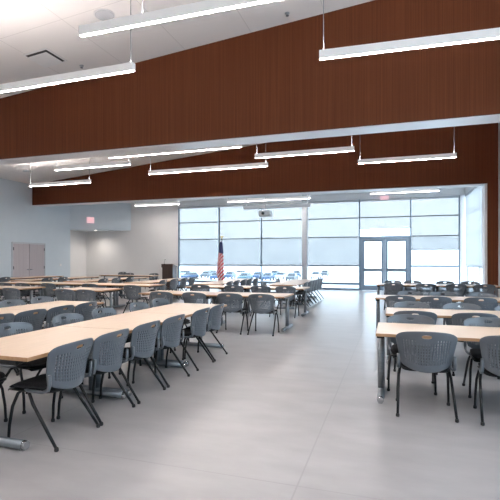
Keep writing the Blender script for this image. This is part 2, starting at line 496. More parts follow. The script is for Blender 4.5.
yS = YB - 0.016
shade(XW[0], XW[1], 1.19, yS, 'lowered pale roller shade on leftmost window bay beside back wall')
shade(XW[1], XW[2], 1.19, yS, 'lowered pale roller shade directly behind the striped flag')
shade(XW[2], XW[3] - 0.10, 1.19, yS, 'lowered pale roller shade between hanging projector and pale column')
shade(XW[3] + 0.13, XW[4], 1.22, yS, 'lowered pale roller shade between pale column and glass doors')
shade(XW[4], XW[5], 3.0, yS, 'short pale roller shade above the glass double doors')
shade(XW[5], XW[6], 1.94, yS, 'half-lowered pale roller shade right of the glass doors')
shade(B2R + 0.05, YB - 0.2, 1.22, 3.13, 'pale roller shade on the side windows at far right', 'y')

# ------------------------------------------------------------------ grey double door on the left wall
d = empty('door_2', (XL, 17.2, 0))
struct(d, 'closed grey wood double door in the blue-grey left wall', 'door')
MB().box((0.0, -1.04, 0), (0.035, -0.98, 2.34)).box((0.0, 0.98, 0), (0.035, 1.04, 2.34)).box((0.0, -0.98, 2.28), (0.035, 0.98, 2.34)).obj('door_frame', M['column'], d)
for s in (-1, 1):
    lf = MB().box((0.0, 0.008 if s > 0 else -0.975, 0.01), (0.025, 0.975 if s > 0 else -0.008, 2.27), 0.003).obj('door_leaf', M['door_grey'], d)
    MB().tube([(0.025, 0.07 * s, 1.02), (0.07, 0.07 * s, 1.02), (0.07, 0.19 * s, 1.02)], 0.012).lathe([(0.03, 0), (0.03, 0.012)], 16, (0.025, 0.07 * s, 1.02), Matrix.Rotation(pi / 2, 4, 'Y')).obj('door_handle', M['steel'], lf)
    for z in (0.35, 1.05, 1.95):
        MB().box((0.02, 0.955 * s - 0.012 , z), (0.045, 0.955 * s + 0.012, z + 0.14)).obj('hinge', M['vent_dark'], lf)

# light switch plates by the recess
sw = empty('light_switch', (XL, 19.35, 1.22))
tag(sw, 'small white double light switch right of grey doors', 'switch')
MB().box((0, -0.07, -0.06), (0.008, 0.07, 0.06), 0.002).obj('switch_plate', M['white_paint'], sw)
for s in (-0.03, 0.03): MB().box((0.008, s - 0.012, -0.025), (0.013, s + 0.012, 0.025)).obj('rocker', M['white_paint'], sw)


# ------------------------------------------------------------------ exit signs
def text_mesh(body, size, depth):
    cu = bpy.data.curves.new('lettering', 'FONT'); cu.body = body; cu.size = size; cu.extrude = depth
    cu.align_x = 'CENTER'; cu.align_y = 'CENTER'
    o = bpy.data.objects.new('tmp_text', cu); COL.objects.link(o)
    dg = bpy.context.evaluated_depsgraph_get()
    me = bpy.data.meshes.new_from_object(o.evaluated_get(dg))
    bpy.data.objects.remove(o); bpy.data.curves.remove(cu)
    return me


def exit_sign(loc, rz, label, w=0.34, h=0.22, tw=0.15, back=True):
    e = empty('exit_sign', loc, rz)
    tag(e, label, 'exit sign')
    MB().box((-w / 2, -0.03, -h / 2), (w / 2, 0.03, h / 2), 0.006).obj('housing', M['exit_lit'], e)
    for s in ((-1, 1) if back else (-1,)):
        me = text_mesh('EXIT', tw, 0.002); me.materials.clear(); me.materials.append(M['exit_red'])
        t = add('lettering', me, e)
        t.location = (0, 0.0335 * s, 0); t.rotation_euler = (pi / 2, 0, pi if s > 0 else 0)
    return e


ex = exit_sign((x_at(384.5, YB - 0.12), YB - 0.14, 4.47), 0, 'red lettered exit sign on the header over the glass doors', 0.38, 0.17, 0.17, False)
MB().box((-0.05, 0.03, 0.02), (0.05, 0.12, 0.08)).obj('mount', M['white_paint'], ex)
# side-mounted one on the bulkhead (bulkhead face runs from P1 to P2)
fdir = Vector((P2[0] - P1[0], P2[1] - P1[1], 0)).normalized()
fnor = Vector((fdir.y, -fdir.x, 0))
pt = Vector((P1[0], P1[1], 0)) + fdir * 1.05
ex = exit_sign((pt.x + fnor.x * 0.12, pt.y + fnor.y * 0.12, 3.72), math.atan2(fdir.y, fdir.x) + radians(22), 'pink lit exit sign on the angled blue-grey bulkhead', 0.40, 0.32, 0.18, False)
MB().lathe([(0.05, 0.031), (0.05, 0.10)], 16, (0, 0, 0), Matrix.Rotation(-pi / 2, 4, 'X')).obj('mount', M['white_paint'], ex)

# recessed downlight under the bulkhead
dl = empty('recessed_downlight', (-16.25, 21.3, 3.20))
tag(dl, 'round recessed downlight under the angled bulkhead washing the wall', 'ceiling light')
MB().lathe([(0.10, 0.0), (0.10, -0.012), (0.075, -0.012)], 24).obj('trim_ring', M['white_paint'], dl)
MB().lathe([(0.07, -0.0125), (0.07, -0.016)], 24).obj('lens', M['spot'], dl)
sd = bpy.data.lights.new('downlight_beam', 'SPOT'); sd.energy = 90; sd.spot_size = radians(150); sd.spot_blend = 1.0; sd.color = (1, 0.93, 0.86); sd.shadow_soft_size = 0.06
so = bpy.data.objects.new('downlight_beam', sd); COL.objects.link(so); so.location = (-16.25, 21.3, 3.15)


# ------------------------------------------------------------------ linear pendant lights
ZF = 4.50


def pendant(x0, x1, y, label, grp, z=ZF, top=None, dy=0.0, ins=0.06):
    """white extruded bar along X with lit lens below and uplight above; hangs by thin cables"""
    L = sqrt((x1 - x0) ** 2 + dy ** 2)
    p = empty('linear_pendant_light', ((x0 + x1) / 2, y, z), math.atan2(dy, x1 - x0))
    tag(p, label, 'pendant light', grp)
    h = L / 2
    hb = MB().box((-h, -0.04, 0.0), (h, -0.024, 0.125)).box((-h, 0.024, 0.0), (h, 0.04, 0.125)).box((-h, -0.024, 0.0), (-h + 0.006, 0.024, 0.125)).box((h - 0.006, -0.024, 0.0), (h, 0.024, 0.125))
    hb.box((-h + 0.006, -0.024, 0.012), (h - 0.006, 0.024, 0.105)).obj('housing', M['lamp_body_glow'], p)
    MB().box((-h + 0.0065, -0.0235, 0.001), (h - 0.0065, 0.0235, 0.0115)).obj('diffuser', M['lamp'], p)
    MB().box((-h + 0.0065, -0.0235, 0.1055), (h - 0.0065, 0.0235, 0.110)).obj('uplight_lens', M['lamp_up'], p)
    for s in (-1, 1):
        xx = (h - ins) * s
        zt = (ceil_z((x0 + x1) / 2 + xx) if top is None else top) - z
        c = MB().tube([(xx, 0, 0.125), (xx, 0, zt)], 0.006, 6).obj('cable', M['steel'], p)
        MB().lathe([(0.05, zt - 0.03), (0.05, zt)], 16, (xx, 0, 0)).obj('ceiling_canopy', M['white_paint'], c)
    return p


G1, G2, G3 = 'pendant lights before the near beam', 'pendant lights between the beams', 'pendant lights by the windows'
pendant(-4.00, -1.03, 4.93, 'nearest white pendant light bar cut off by the top of the photo', G1, dy=0.0, ins=0.95)
pendant(-8.20, -3.92, 6.12, 'white pendant light bar cut off at the upper left edge', G1, dy=-0.06)
pendant(-1.05, 1.90, 6.68, 'white pendant light bar across the near beam at upper right', G1, dy=0.14)
pendant(-14.2, -11.2, 14.38, 'white pendant light bar farthest left between the two wood beams', G2)
pendant(-10.8, -7.9, 12.05, 'dim pendant light bar close under the near beam at left', G2)
pendant(-8.0, -3.84, 11.1, 'pendant light bar tucked right below the near beam at centre left', G2)
pendant(-8.16, -3.83, 13.62, 'long pendant light bar crossing the far beam at centre left', G2)
pendant(-3.89, -1.02, 12.44, 'pendant light bar before the far beam at centre, higher of central pair', G2)
pendant(-1.04, 1.77, 14.15, 'pendant light bar before the far beam at right', G2)
pendant(-13.15, -10.5, 20.5, 'short pendant light bar beside bulkhead before the back wall', G3, 4.38, 4.78)
pendant(-8.1, -3.83, 21.2, 'pendant light bar above the hanging projector', G3, 4.47, 4.78)
pendant(-0.97, 1.9, 20.6, 'pendant light bar above the glass doors', G3, 4.47, 4.78)


for xa, xb, yy, l in ((-8.2, -3.9, 1.6, 'added unseen pendant light bar over the front left tables, beside the viewer'), (-1.0, 1.9, 2.2, 'added unseen pendant light bar over the aisle above the viewer'),
                      (-14.2, -11.2, 6.4, 'added unseen pendant light bar over the far left of the front bay'), (-14.2, -11.2, 1.6, 'added unseen pendant light bar at the near left of the front bay'), (-1.0, 1.9, -1.6, 'added unseen pendant light bar behind the viewer at right'),
                      (-8.2, -3.9, -1.6, 'added unseen pendant light bar behind the viewer at left')):
    pendant(xa, xb, yy, l, G1)  # extra bars out of view, added to brighten the hall

# ------------------------------------------------------------------ ceiling fittings
def on_ceiling(name, x, y, label, cat, grp=None):
    o = empty(name, (x, y, ceil_z(x))); o.rotation_euler = (0, -math.atan(0.09), 0)
    return tag(o, label, cat, grp)


v = on_ceiling('air_vent', -7.5, 8.06, 'square white air diffuser in the sloping ceiling at upper left', 'vent')
MB().box((-0.33, -0.33, -0.012), (0.33, 0.33, -0.001), 0.003).obj('vent_frame', M['white_paint'], v)
MB().box((-0.285, -0.285, -0.016), (0.285, 0.285, -0.0121)).obj('vent_slot', M['vent_dark'], v)
MB().box((-0.265, -0.265, -0.062), (0.265, 0.265, -0.048), 0.004).box((-0.02, -0.02, -0.0485), (0.02, 0.02, -0.0155)).obj('vent_plate', M['white_paint'], v)
v = on_ceiling('ceiling_speaker', -5.35, 7.28, 'round white speaker grille in the ceiling above the top light bar', 'speaker')
MB().lathe([(0.20, -0.001), (0.20, -0.012), (0.185, -0.016)], 32).obj('bezel', M['white_paint'], v)
MB().lathe([(0.18, -0.0165), (0.17, -0.02), (0.02, -0.022)], 32).obj('grille', M['column'], v)
for x, y, l in ((-7.05, 8.72, 'tiny ceiling sprinkler between air diffuser and near beam'), (-2.07, 8.84, 'tiny ceiling sprinkler near top of the walnut beam at centre')):
    v = on_ceiling('sprinkler', x, y, l, 'sprinkler', 'ceiling sprinklers')
    MB().lathe([(0.05, -0.001), (0.05, -0.008), (0.02, -0.014), (0.02, -0.05)], 16).obj('escutcheon', M['column'], v)
    MB().lathe([(0.035, -0.051), (0.035, -0.056)], 12).obj('deflector', M['steel'], v)
v = on_ceiling('ceiling_speaker', -15.2, 15.3, 'round speaker grille in the far left ceiling beyond the near beam', 'speaker')
MB().lathe([(0.20, -0.001), (0.20, -0.012), (0.185, -0.016)], 32).obj('bezel', M['column'], v)
MB().lathe([(0.18, -0.0165), (0.17, -0.02), (0.02, -0.022)], 32).obj('grille', M['column'], v)

# projector and screen case
YP = 20.2
px = x_at(265.5, YP)
p = empty('ceiling_projector', (px, YP, 3.76))
tag(p, 'white projector hanging on a pole before the third window', 'projector')
MB().box((-0.30, -0.24, -0.22), (0.30, 0.24, 0.08), 0.07, 3).obj('body', M['white_paint'], p)
MB().lathe([(0.07, 0.0), (0.075, 0.05), (0.055, 0.06)], 20, (-0.05, -0.235, -0.07), Matrix.Rotation(pi / 2, 4, 'X')).obj('lens', M['car_glass'], p)
MB().tube([(0, 0, 0.08), (0, 0, 4.78 - 3.76)], 0.022, 10).box((-0.10, -0.08, 0.078), (0.10, 0.08, 0.10)).obj('mount_pole', M['white_paint'], p)
YC = 21.0 - 0.2
xa, xb = x_at(243.5, YC), x_at(310.5, YC)
s = empty('projection_screen_case', ((xa + xb) / 2, YC, 4.10))
tag(s, 'long white projection screen housing under the ceiling behind projector', 'projection screen')
h = (xb - xa) / 2
MB().box((-h, -0.07, -0.07), (h, 0.07, 0.08), 0.012).obj('casing', M['white_paint'], s)
MB().box((-h + 0.06, -0.02, -0.095), (h - 0.06, 0.02, -0.0705), 0.004).obj('screen_hem', M['column'], s)
for q in (-h + 0.15, h - 0.15):
    MB().box((q - 0.02, -0.02, 0.08), (q + 0.02, 0.02, 4.78 - 4.10)).obj('hanger', M['white_paint'], s)

# ------------------------------------------------------------------ tables
tmesh = {}


def table_meshes(L, D):
    if (L, D) in tmesh: return tmesh[(L, D)]
    top = MB().box((-L / 2 + 0.004, -D / 2 + 0.004, 0.708), (L / 2 - 0.004, D / 2 - 0.004, 0.737), 0.002).mesh('tabletop', M['maple'])
    e = MB()
    e.box((-L / 2, -D / 2, 0.707), (L / 2, -D / 2 + 0.004, 0.736)).box((-L / 2, D / 2 - 0.004, 0.707), (L / 2, D / 2, 0.736))
    e.box((-L / 2, -D / 2 + 0.004, 0.707), (-L / 2 + 0.004, D / 2 - 0.004, 0.736)).box((L / 2 - 0.004, -D / 2 + 0.004, 0.707), (L / 2, D / 2 - 0.004, 0.736))
    edge = e.mesh('edge_band', M['edge'])
    ap = MB().box((-L / 2 + 0.16, -0.16, 0.668), (L / 2 - 0.16, -0.12, 0.707)).box((-L / 2 + 0.16, 0.12, 0.668), (L / 2 - 0.16, 0.16, 0.707)).mesh('frame_rail', M['black'])
    legs, feet, caps, brk = [], [], [], []
    for s in (-1, 1):
        x = s * (L / 2 - 0.045)
        legs.append(MB().tube([(x, 0, 0.07), (x, 0, 0.668)], 0.038, 16).mesh('leg', M['steel']))
        brk.append(MB().box((x - 0.038, -D / 2 + 0.12, 0.668), (x + 0.038, D / 2 - 0.12, 0.706), 0.006).mesh('top_bracket', M['black']))
        hl = D / 2 - 0.05
        feet.append(MB().tube([(x, -hl + 0.03, 0.042), (x, hl - 0.03, 0.042)], 0.036, 14).mesh('foot', M['steel']))
        caps.append([MB().tube([(x, q * hl, 0.042), (x, q * (hl - 0.03), 0.042)], [0.033, 0.037], 14)
                     .box((x - 0.02, q * (hl - 0.04) - 0.02, 0.0), (x + 0.02, q * (hl - 0.04) + 0.02, 0.02)).mesh('foot_cap', M['chrome']) for q in (-1, 1)])
    tmesh[(L, D)] = (top, edge, ap, legs, feet, caps, brk)
    return tmesh[(L, D)]


FEET, SEATS = [], []


def table(x, y, rz, L, D, label, grp):
    t = empty('folding_table', (x, y, 0), rz)
    tag(t, label, 'table', grp)
    for q in (-1, 1):
        fx_ = q * (L / 2 - 0.045); hl_ = D / 2 - 0.05
        FEET.append(tuple(Vector((x + cos(rz) * fx_ - sin(rz) * e, y + sin(rz) * fx_ + cos(rz) * e, 0.042)) for e in (-hl_, hl_)))
    top, edge, ap, legs, feet, caps, brk = table_meshes(L, D)
    tp = add('tabletop', top, t); add('edge_band', edge, tp)
    add('frame_rail', ap, t)
    for i in range(2):
        lg = add('leg', legs[i], t)
        add('foot', feet[i], lg); add('top_bracket', brk[i], lg)
        if y < 9.5:
            for cp in caps[i]: add('foot_cap', cp, lg)
    return t


# ------------------------------------------------------------------ chairs
def back_mesh():
    """grey perforated shell: shield outline, curved, with vertical slots and a hand hole"""
    NS, NT = 63, 42
    bm = bmesh.new()

    def pos(s, t):
        a = abs(s)
        zt = 0.822 - 0.026 * a ** 2 - 0.026 * a ** 9
        zb = 0.425 + 0.062 * a ** 2 + 0.012 * a ** 8
        z = zb + (zt - zb) * t
        hw = 0.224 + 0.049 * min(t / 0.92, 1.0) ** 0.9 - 0.010 * max(0, (t - 0.90) / 0.10) ** 2
        y = -0.262 + 0.085 * a ** 2 + 0.080 * (0.40 - t) * (1 if t > 0.40 else 0.35)
        return Vector((s * hw, y, z))

    # uneven grid: narrow slot columns between wider ribs
    ws = [0.80 if i % 3 == 1 else 1.10 for i in range(NS)]
    tot = sum(ws); ss = [-1.0]
    for q in ws: ss.append(ss[-1] + 2 * q / tot)
    g = [[bm.verts.new(pos(ss[i], j / NT)) for i in range(NS + 1)] for j in range(NT + 1)]
    for j in range(NT):
        for i in range(NS):
            s = (ss[i] + ss[i + 1]) / 2; t = (j + 0.5) / NT
            slot = (i % 3 == 1) and (j % 3 != 0) and 0.16 < t < 0.82 and abs(s) < 0.84 and not (abs(s) < 0.30 and t > 0.70)
            if slot: continue
            f = bm.faces.new([g[j][i], g[j][i + 1], g[j + 1][i + 1], g[j + 1][i]]); f.smooth = True
    me = bpy.data.meshes.new('backrest_raw'); bm.to_mesh(me); bm.free()
    o = bpy.data.objects.new('tmp_back', me); COL.objects.link(o)
    so = o.modifiers.new('s', 'SOLIDIFY'); so.thickness = 0.009; so.offset = 0
    # hand hole cutter
    cb = bmesh.new()
    n = 28
    A, B = [], []
    for k in range(n):
        c, s_ = cos(2 * pi * k / n), sin(2 * pi * k / n)
        xx = 0.044 * math.copysign(abs(c) ** 0.75, c); zz = 0.768 + 0.0165 * math.copysign(abs(s_) ** 0.8, s_)
        A.append(cb.verts.new((xx, -0.5, zz))); B.append(cb.verts.new((xx, 0.1, zz)))
    cb.faces.new(A); cb.faces.new(B[::-1])
    for k in range(n): cb.faces.new([A[k], B[k], B[(k + 1) % n], A[(k + 1) % n]])
    bmesh.ops.recalc_face_normals(cb, faces=cb.faces[:])
    cm = bpy.data.meshes.new('cut'); cb.to_mesh(cm); cb.free()
    co = bpy.data.objects.new('tmp_cut', cm); COL.objects.link(co)
    bo = o.modifiers.new('b', 'BOOLEAN'); bo.operation = 'DIFFERENCE'; bo.object = co; bo.solver = 'EXACT'
    dg = bpy.context.evaluated_depsgraph_get(); dg.update()
    res = bpy.data.meshes.new_from_object(o.evaluated_get(dg))
    bpy.data.objects.remove(o); bpy.data.objects.remove(co)
    bpy.data.meshes.remove(me); bpy.data.meshes.remove(cm)
    res.name = 'backrest'
    res.materials.clear(); res.materials.append(M['plastic'])
    return res


def seat_mesh(z0, z1, inset, name, mat):
    bm = bmesh.new()
    NX, NY = 14, 14
    def pos(i, j, top):
        a = -1 + 2 * i / NX; c = -1 + 2 * j / NY
        # squircle outline, wider at the front
        m = max(abs(a), abs(c)); r = (abs(a) ** 5 + abs(c) ** 5) ** 0.2
        k = m / r if r > 0 else 1
        x = a * k * (0.228 - inset) * (1.0 + 0.05 * c); y = 0.03 + c * k * (0.248 - inset)
        edge = max(abs(a), abs(c))
        z = (z1 - 0.016 * edge ** 6 - (0.028 * max(0, c - 0.45) ** 2 / 0.3) - 0.010 * (1 - a * a) * (1 - c * c)) if top else (z0 - 0.015 * max(0, c - 0.6))
        return (x, y, z)
    T = [[bm.verts.new(pos(i, j, True)) for i in range(NX + 1)] for j in range(NY + 1)]
    Bt = [[bm.verts.new(pos(i, j, False)) for i in range(NX + 1)] for j in range(NY + 1)]
    for j in range(NY):
        for i in range(NX):
            bm.faces.new([T[j][i], T[j][i + 1], T[j + 1][i + 1], T[j + 1][i]])
            bm.faces.new([Bt[j][i], Bt[j + 1][i], Bt[j + 1][i + 1], Bt[j][i + 1]])
    ring = [(0, i) for i in range(NX)] + [(j, NX) for j in range(NY)] + [(NY, i) for i in range(NX, 0, -1)] + [(j, 0) for j in range(NY, 0, -1)]
    for q in range(len(ring)):
        (j0, i0), (j1, i1) = ring[q], ring[(q + 1) % len(ring)]
        bm.faces.new([T[j0][i0], Bt[j0][i0], Bt[j1][i1], T[j1][i1]])
    bmesh.ops.recalc_face_normals(bm, faces=bm.faces[:])
    for f in bm.faces: f.smooth = True
    me = bpy.data.meshes.new(name); bm.to_mesh(me); bm.free(); me.materials.append(mat)
    return me


ch_back = back_mesh()
ch_seat = seat_mesh(0.447, 0.482, 0.008, 'seat', M['pad'])
ch_pan = seat_mesh(0.425, 0.449, 0.0, 'seat_pan', M['black'])
ch_legs, ch_gl, ch_up = [], [], []
for s in (-1, 1):
    ch_legs.append(MB().tube([(0.19 * s, 0.10, 0.428), (0.222 * s, 0.125, 0.405), (0.238 * s, 0.165, 0.30), (0.245 * s, 0.19, 0.15), (0.248 * s, 0.197, 0.02)], [0.012, 0.0125, 0.013, 0.0125, 0.012], 10).mesh('leg', M['black']))
    ch_gl.append(MB().lathe([(0.014, 0.0), (0.017, 0.004), (0.017, 0.022), (0.013, 0.03)], 12, (0.248 * s, 0.197, 0)).mesh('glide', M['rubber']))
    ch_legs.append(MB().tube([(0.19 * s, 0.03, 0.428), (0.226 * s, 0.005, 0.41), (0.240 * s, -0.04, 0.34), (0.250 * s, -0.17, 0.17), (0.258 * s, -0.285, 0.02)], [0.012, 0.013, 0.0135, 0.013, 0.012], 10).mesh('leg', M['black']))
    ch_gl.append(MB().lathe([(0.014, 0.0), (0.017, 0.004), (0.017, 0.022), (0.013, 0.03)], 12, (0.258 * s, -0.287, 0)).mesh('glide', M['rubber']))
    ch_up.append(MB().tube([(0.212 * s, 0.06, 0.437), (0.236 * s, 0.0, 0.438), (0.246 * s, -0.14, 0.440), (0.250 * s, -0.200, 0.462), (0.250 * s, -0.212, 0.50), (0.250 * s, -0.214, 0.585)], [0.011, 0.0125, 0.013, 0.015, 0.016, 0.013], 10, 1.0).mesh('back_support', M['plastic']))
ch_front_bar = MB().tube([(-0.20, 0.10, 0.418), (0.20, 0.10, 0.418)], 0.010, 8).tube([(-0.20, 0.03, 0.418), (0.20, 0.03, 0.418)], 0.010, 8).mesh('under_frame', M['black'])


def make_chair(glides):
    c = empty('stacking_chair')
    add('seat', ch_seat, c); add('seat_pan', ch_pan, c); add('backrest', ch_back, c)
    for i in range(4):
        lg = add('leg', ch_legs[i], c)
        if glides: add('glide', ch_gl[i], lg)
    add('back_support', ch_up[0], c); add('back_support', ch_up[1], c)
    add('under_frame', ch_front_bar, c)
    return c


near_proto = far_proto = None


def chair(x, y, rz, label, grp, near=True, jit=1.0):
    global near_proto, far_proto
    if near:
        if near_proto is None: near_proto = c = make_chair(True)
        else: c = copy_tree(near_proto)
    else:
        if far_proto is None: far_proto = c = make_chair(False)
        else: c = copy_tree(far_proto)
    x += random.uniform(-0.012, 0.012) * jit; y += random.uniform(-0.012, 0.012) * jit
    rz += random.uniform(-0.04, 0.04) * jit
    # slide sideways until no chair leg stands on a table foot or in a neighbour
    legpts = [(q * 0.248, 0.197, 0.0) for q in (-1, 1)] + [(q * 0.247, 0.192, 0.12) for q in (-1, 1)] + [(q * 0.258, -0.285, 0.0) for q in (-1, 1)] + [(q * 0.252, -0.20, 0.12) for q in (-1, 1)]
    best = None
    for k in range(26):
        off = 0.015 * ((k + 1) // 2) * (1 if k % 2 else -1)
        ox, oy = x + cos(rz) * off, y + sin(rz) * off
        gap = 9.0
        for p in legpts:
            w_ = Vector((ox + cos(rz) * p[0] - sin(rz) * p[1], oy + sin(rz) * p[0] + cos(rz) * p[1], p[2]))
            for a_, b_ in FEET:
                d_ = b_ - a_
                t_ = max(0, min(1, (w_ - a_).dot(d_) / d_.dot(d_)))
                q_ = a_ + d_ * t_
                gap = min(gap, sqrt((w_.x - q_.x) ** 2 + (w_.y - q_.y) ** 2))
        for sx_, sy_ in SEATS:
            dx_, dy_ = (sx_ - ox) * cos(rz) + (sy_ - oy) * sin(rz), -(sx_ - ox) * sin(rz) + (sy_ - oy) * cos(rz)
            if abs(dy_) < 0.55 and abs(dx_) < 0.555: gap = min(gap, 0.058 - 2 * (0.555 - abs(dx_)) if abs(dy_) < 0.3 else gap)
        if best is None or gap > best[0] + 1e-6:
            if best is None or best[0] < 0.058: best = (gap, ox, oy)
        if gap >= 0.058: best = (gap, ox, oy); break
    x, y = best[1], best[2]
    SEATS.append((x, y))
    c.location = (x, y, 0)
    c.rotation_euler = (0, 0, rz)
    tag(c, label, 'chair', grp)
    return c


FWD, BACKW, LEFT, RIGHT = 0.0, pi, pi / 2, -pi / 2     # directions a chair faces


def nth(i, n, a, b):
    """ordinal from the a end, or from the b end when nearer"""
    if i == 0: return 'the one at ' + a
    if i == n - 1: return 'the one at ' + b
    return (ORD[i] + ' from ' + a) if i <= (n - 1) / 2 + 0.01 else ((ORD[n - 1 - i] + ' from ' + b))


# --- block A: long rows at left, running in depth
RD, RL = 0.95, 1.4233
gA = 'maple tables of the front left long row'
for i, l in enumerate(('maple table nearest the viewer in the long row along the aisle', 'middle maple table in the long row along the aisle', 'far-end maple table in the long row along the aisle')):
    table(-3.14, 2.68 + RL * (i + 0.5), pi / 2, RL - 0.002, RD, l, gA)
ys = [3.05, 3.55, 4.30, 4.86, 5.66, 6.20]
for i, y in enumerate(ys):
    chair(-2.775, y, LEFT, 'grey perforated chair on aisle side of front left table row, %s' % nth(i, 6, 'near end', 'far end'), 'aisle side chairs of the front left row', jit=0.6)
ys = [2.95, 3.62, 4.43, 5.20, 6.05, 6.62]
for i, y in enumerate(ys):
    chair(-3.58, y, RIGHT, 'grey chair on wall side of front left table row, %s' % nth(i, 6, 'near end', 'far end'), 'wall side chairs of the front left row')
gA2 = 'maple tables of the second left long row'
for i, l in enumerate(('maple table of second left long row, cut off by the left edge', 'maple table at far end of the second left long row')):
    table(-5.395, 3.83 + RL * (i + 0.5), pi / 2, RL - 0.002, RD, l, gA2)
ys = [4.22, 4.76, 5.30, 5.87]
for i, y in enumerate(ys):
    chair(-4.90, y, LEFT, 'dark grey chair on near side of second left table row, %s' % nth(i, 4, 'left edge', 'far end'), 'near side chairs of the second left row')
ys = [5.22, 5.80, 6.36]
for i, y in enumerate(ys):
    chair(-5.85, y, RIGHT, 'pale-lit grey chair behind second left table row, %s' % nth(i, 3, 'left edge', 'far end'), 'far side chairs of the second left row')

# --- block B: middle tables, running across
gB = 'maple tables of the middle crosswise row'
table(-4.66, 8.74 + RD / 2, 0, 1.698, RD, 'maple table at left half of the first crosswise row beyond front tables', gB)
table(-2.96, 8.74 + RD / 2, 0, 1.698, RD, 'maple table at aisle end of the first crosswise row beyond front tables', gB)
xs = [-4.72, -4.0, -3.15, -2.49]
for i, x in enumerate(xs):
    chair(x, 8.58, FWD, 'dark chair with back to viewer at first crosswise table row, %s' % nth(i, 4, 'left', 'the aisle'), 'chairs before the middle crosswise row')
gB2 = 'maple tables of the second middle crosswise row'
table(-4.76, 11.3 + RD / 2, 0, 1.698, RD, 'maple table at left half of the second crosswise row', gB2)
table(-3.06, 11.3 + RD / 2, 0, 1.698, RD, 'maple table at aisle end of the second crosswise row', gB2)
xs = [-5.0, -4.1, -3.28, -2.60]
for i, x in enumerate(xs):
    chair(x, 11.22, FWD, 'dark chair with back to viewer at second crosswise table row, %s' % nth(i, 4, 'left', 'the aisle'), 'chairs before the second crosswise row', near=False)
# left part of the middle block
gL = 'maple tables of the left crosswise rows'
table(-7.55, 9.15 + RD / 2, 0, 1.45, RD, 'lone maple table beyond the second left row, with silver leg showing', gL)
table(-10.02, 9.05 + RD / 2, 0, 1.45, RD, 'maple table standing below the grey double doors, right one of two', gL)
table(-11.49, 9.05 + RD / 2, 0, 1.45, RD, 'maple table cut off at left edge below grey double doors', gL)
for x, y, l in ((-7.25, 8.62, 'dark chair left of the pair before the lone left crosswise table'), (-6.66, 8.62, 'dark chair right of the pair before the lone left crosswise table'),
                (-8.80, 8.56, 'dark chair before the crosswise table below the grey double doors'), (-9.45, 8.56, 'dark chair at left edge before crosswise table below grey double doors')):
    chair(x, y, FWD, l, 'chairs before the left crosswise tables', near=False)
xs = [-7.5, -8.96, -10.42, -11.88]
for i, x in enumerate(xs):
    table(x, 11.3 + RD / 2, 0, 1.45, RD, 'maple table in the farther left crosswise row, %s' % nth(i, 4, 'the aisle side', 'the left wall'), gL)
for i, (x, y) in enumerate([(-6.65, 10.46), (-8.2, 10.7), (-9.55, 10.62), (-10.3, 10.4), (-10.95, 10.4)]):
    chair(x, y, FWD, 'dark chair at the farther left crosswise table row, %s' % nth(i, 5, 'the aisle side', 'the left wall'), 'chairs before the farther left crosswise row', near=False)

# --- block C: far rows, running in depth
far_rows = [(-3.22, 12.95, [13.45, 14.05, 14.65, 15.25, 15.85, 16.45], 'nearest the aisle'),
            (-5.58, 12.75, [13.1, 13.78, 14.45, 15.1, 15.8], 'in front of the flag'),
            (-8.12, 12.75, [13.4, 14.2, 15.0, 15.7], 'in front of the lectern'),
            (-10.62, 12.75, [13.5, 14.3, 15.2], 'before the back wall'),
            (-13.1, 12.75, [13.5, 14.4], 'near the recess'),
            (-15.3, 12.9, [13.6], 'nearest the grey doors')]
for x, y0, cys, where in far_rows:
    for k in range(3):
        table(x, y0 + 1.4 * (k + 0.5), pi / 2, 1.398, RD, '%s maple table of the far row %s' % (('near-end', 'middle', 'far-end')[k], where), 'maple tables of the far row ' + where)
    for i, y in enumerate(cys):
        chair(x + 0.43, y, LEFT, 'side-on chair in the far row %s, %s' % (where, nth(i, len(cys), 'near end', 'far end')), 'chairs of the far row ' + where, near=False)
for i, y in enumerate([13.4, 15.2]):
    chair(-3.68, y, RIGHT, 'chair across the table in the far row by the aisle, %s' % ('near one', 'far one')[i], 'inner chairs of the far aisle row', near=False)
# tables in front of the back wall
for k in range(2):
    table(-13.2 + 1.5 * k, 18.9, 0, 1.45, 0.75, '%s of the two small tables before the back wall' % ('left', 'right')[k], 'tables before the back wall')
chair(-14.35, 20.9, BACKW, 'lone chair against the back wall under the bright recess', 'chairs along the back wall', near=False)
chair(-12.9, 19.42, BACKW, 'chair behind the left small table at the back wall', 'chairs along the back wall', near=False)
chair(-11.5, 19.42, BACKW, 'chair behind the right small table at the back wall', 'chairs along the back wall', near=False)

# --- right-hand block: tables running across
right = [(-0.17, 4.68, 2, [0.29, 1.03, 1.78], 4.70, [0.19, 1.04, 1.78], 5.43, 'nearest right table row'),
         (-0.10, 6.46, 2, [0.28, 0.99, 1.72], 6.47, [0.20, 1.02, 1.75], 7.22, 'second right table row'),
         (-0.34, 9.08, 2, [0.13, 0.76, 1.60], 9.05, [0.35, 1.02, 1.66], 9.84, 'third right table row'),
         (-0.48, 14.0, 2, [0.02, 0.89, 1.69, 2.40], 13.78, [0.0, 0.62, 1.50, 2.29], 15.0, 'farthest right table row')]
for x0, y0, n, fx, fy, bx_, by, where in right:
    near = y0 < 9
    for k in range(n):
        table(x0 + 1.70 * (k + 0.5), y0 + 0.425, 0, 1.698, 0.85, '%s maple table of the %s' % (('aisle-end', 'right-hand')[k], where), 'maple tables of the ' + where)
    for i, x in enumerate(fx):
        chair(x, fy, FWD, 'grey chair with its back to the viewer at %s, %s from aisle' % (where, ORD[i]), 'near side chairs of the ' + where, near=near, jit=0.5)
    for i, x in enumerate(bx_):
        chair(x, by, BACKW, 'grey chair facing the viewer behind %s, %s from aisle' % (where, ORD[i]), 'far side chairs of the ' + where, near=near)

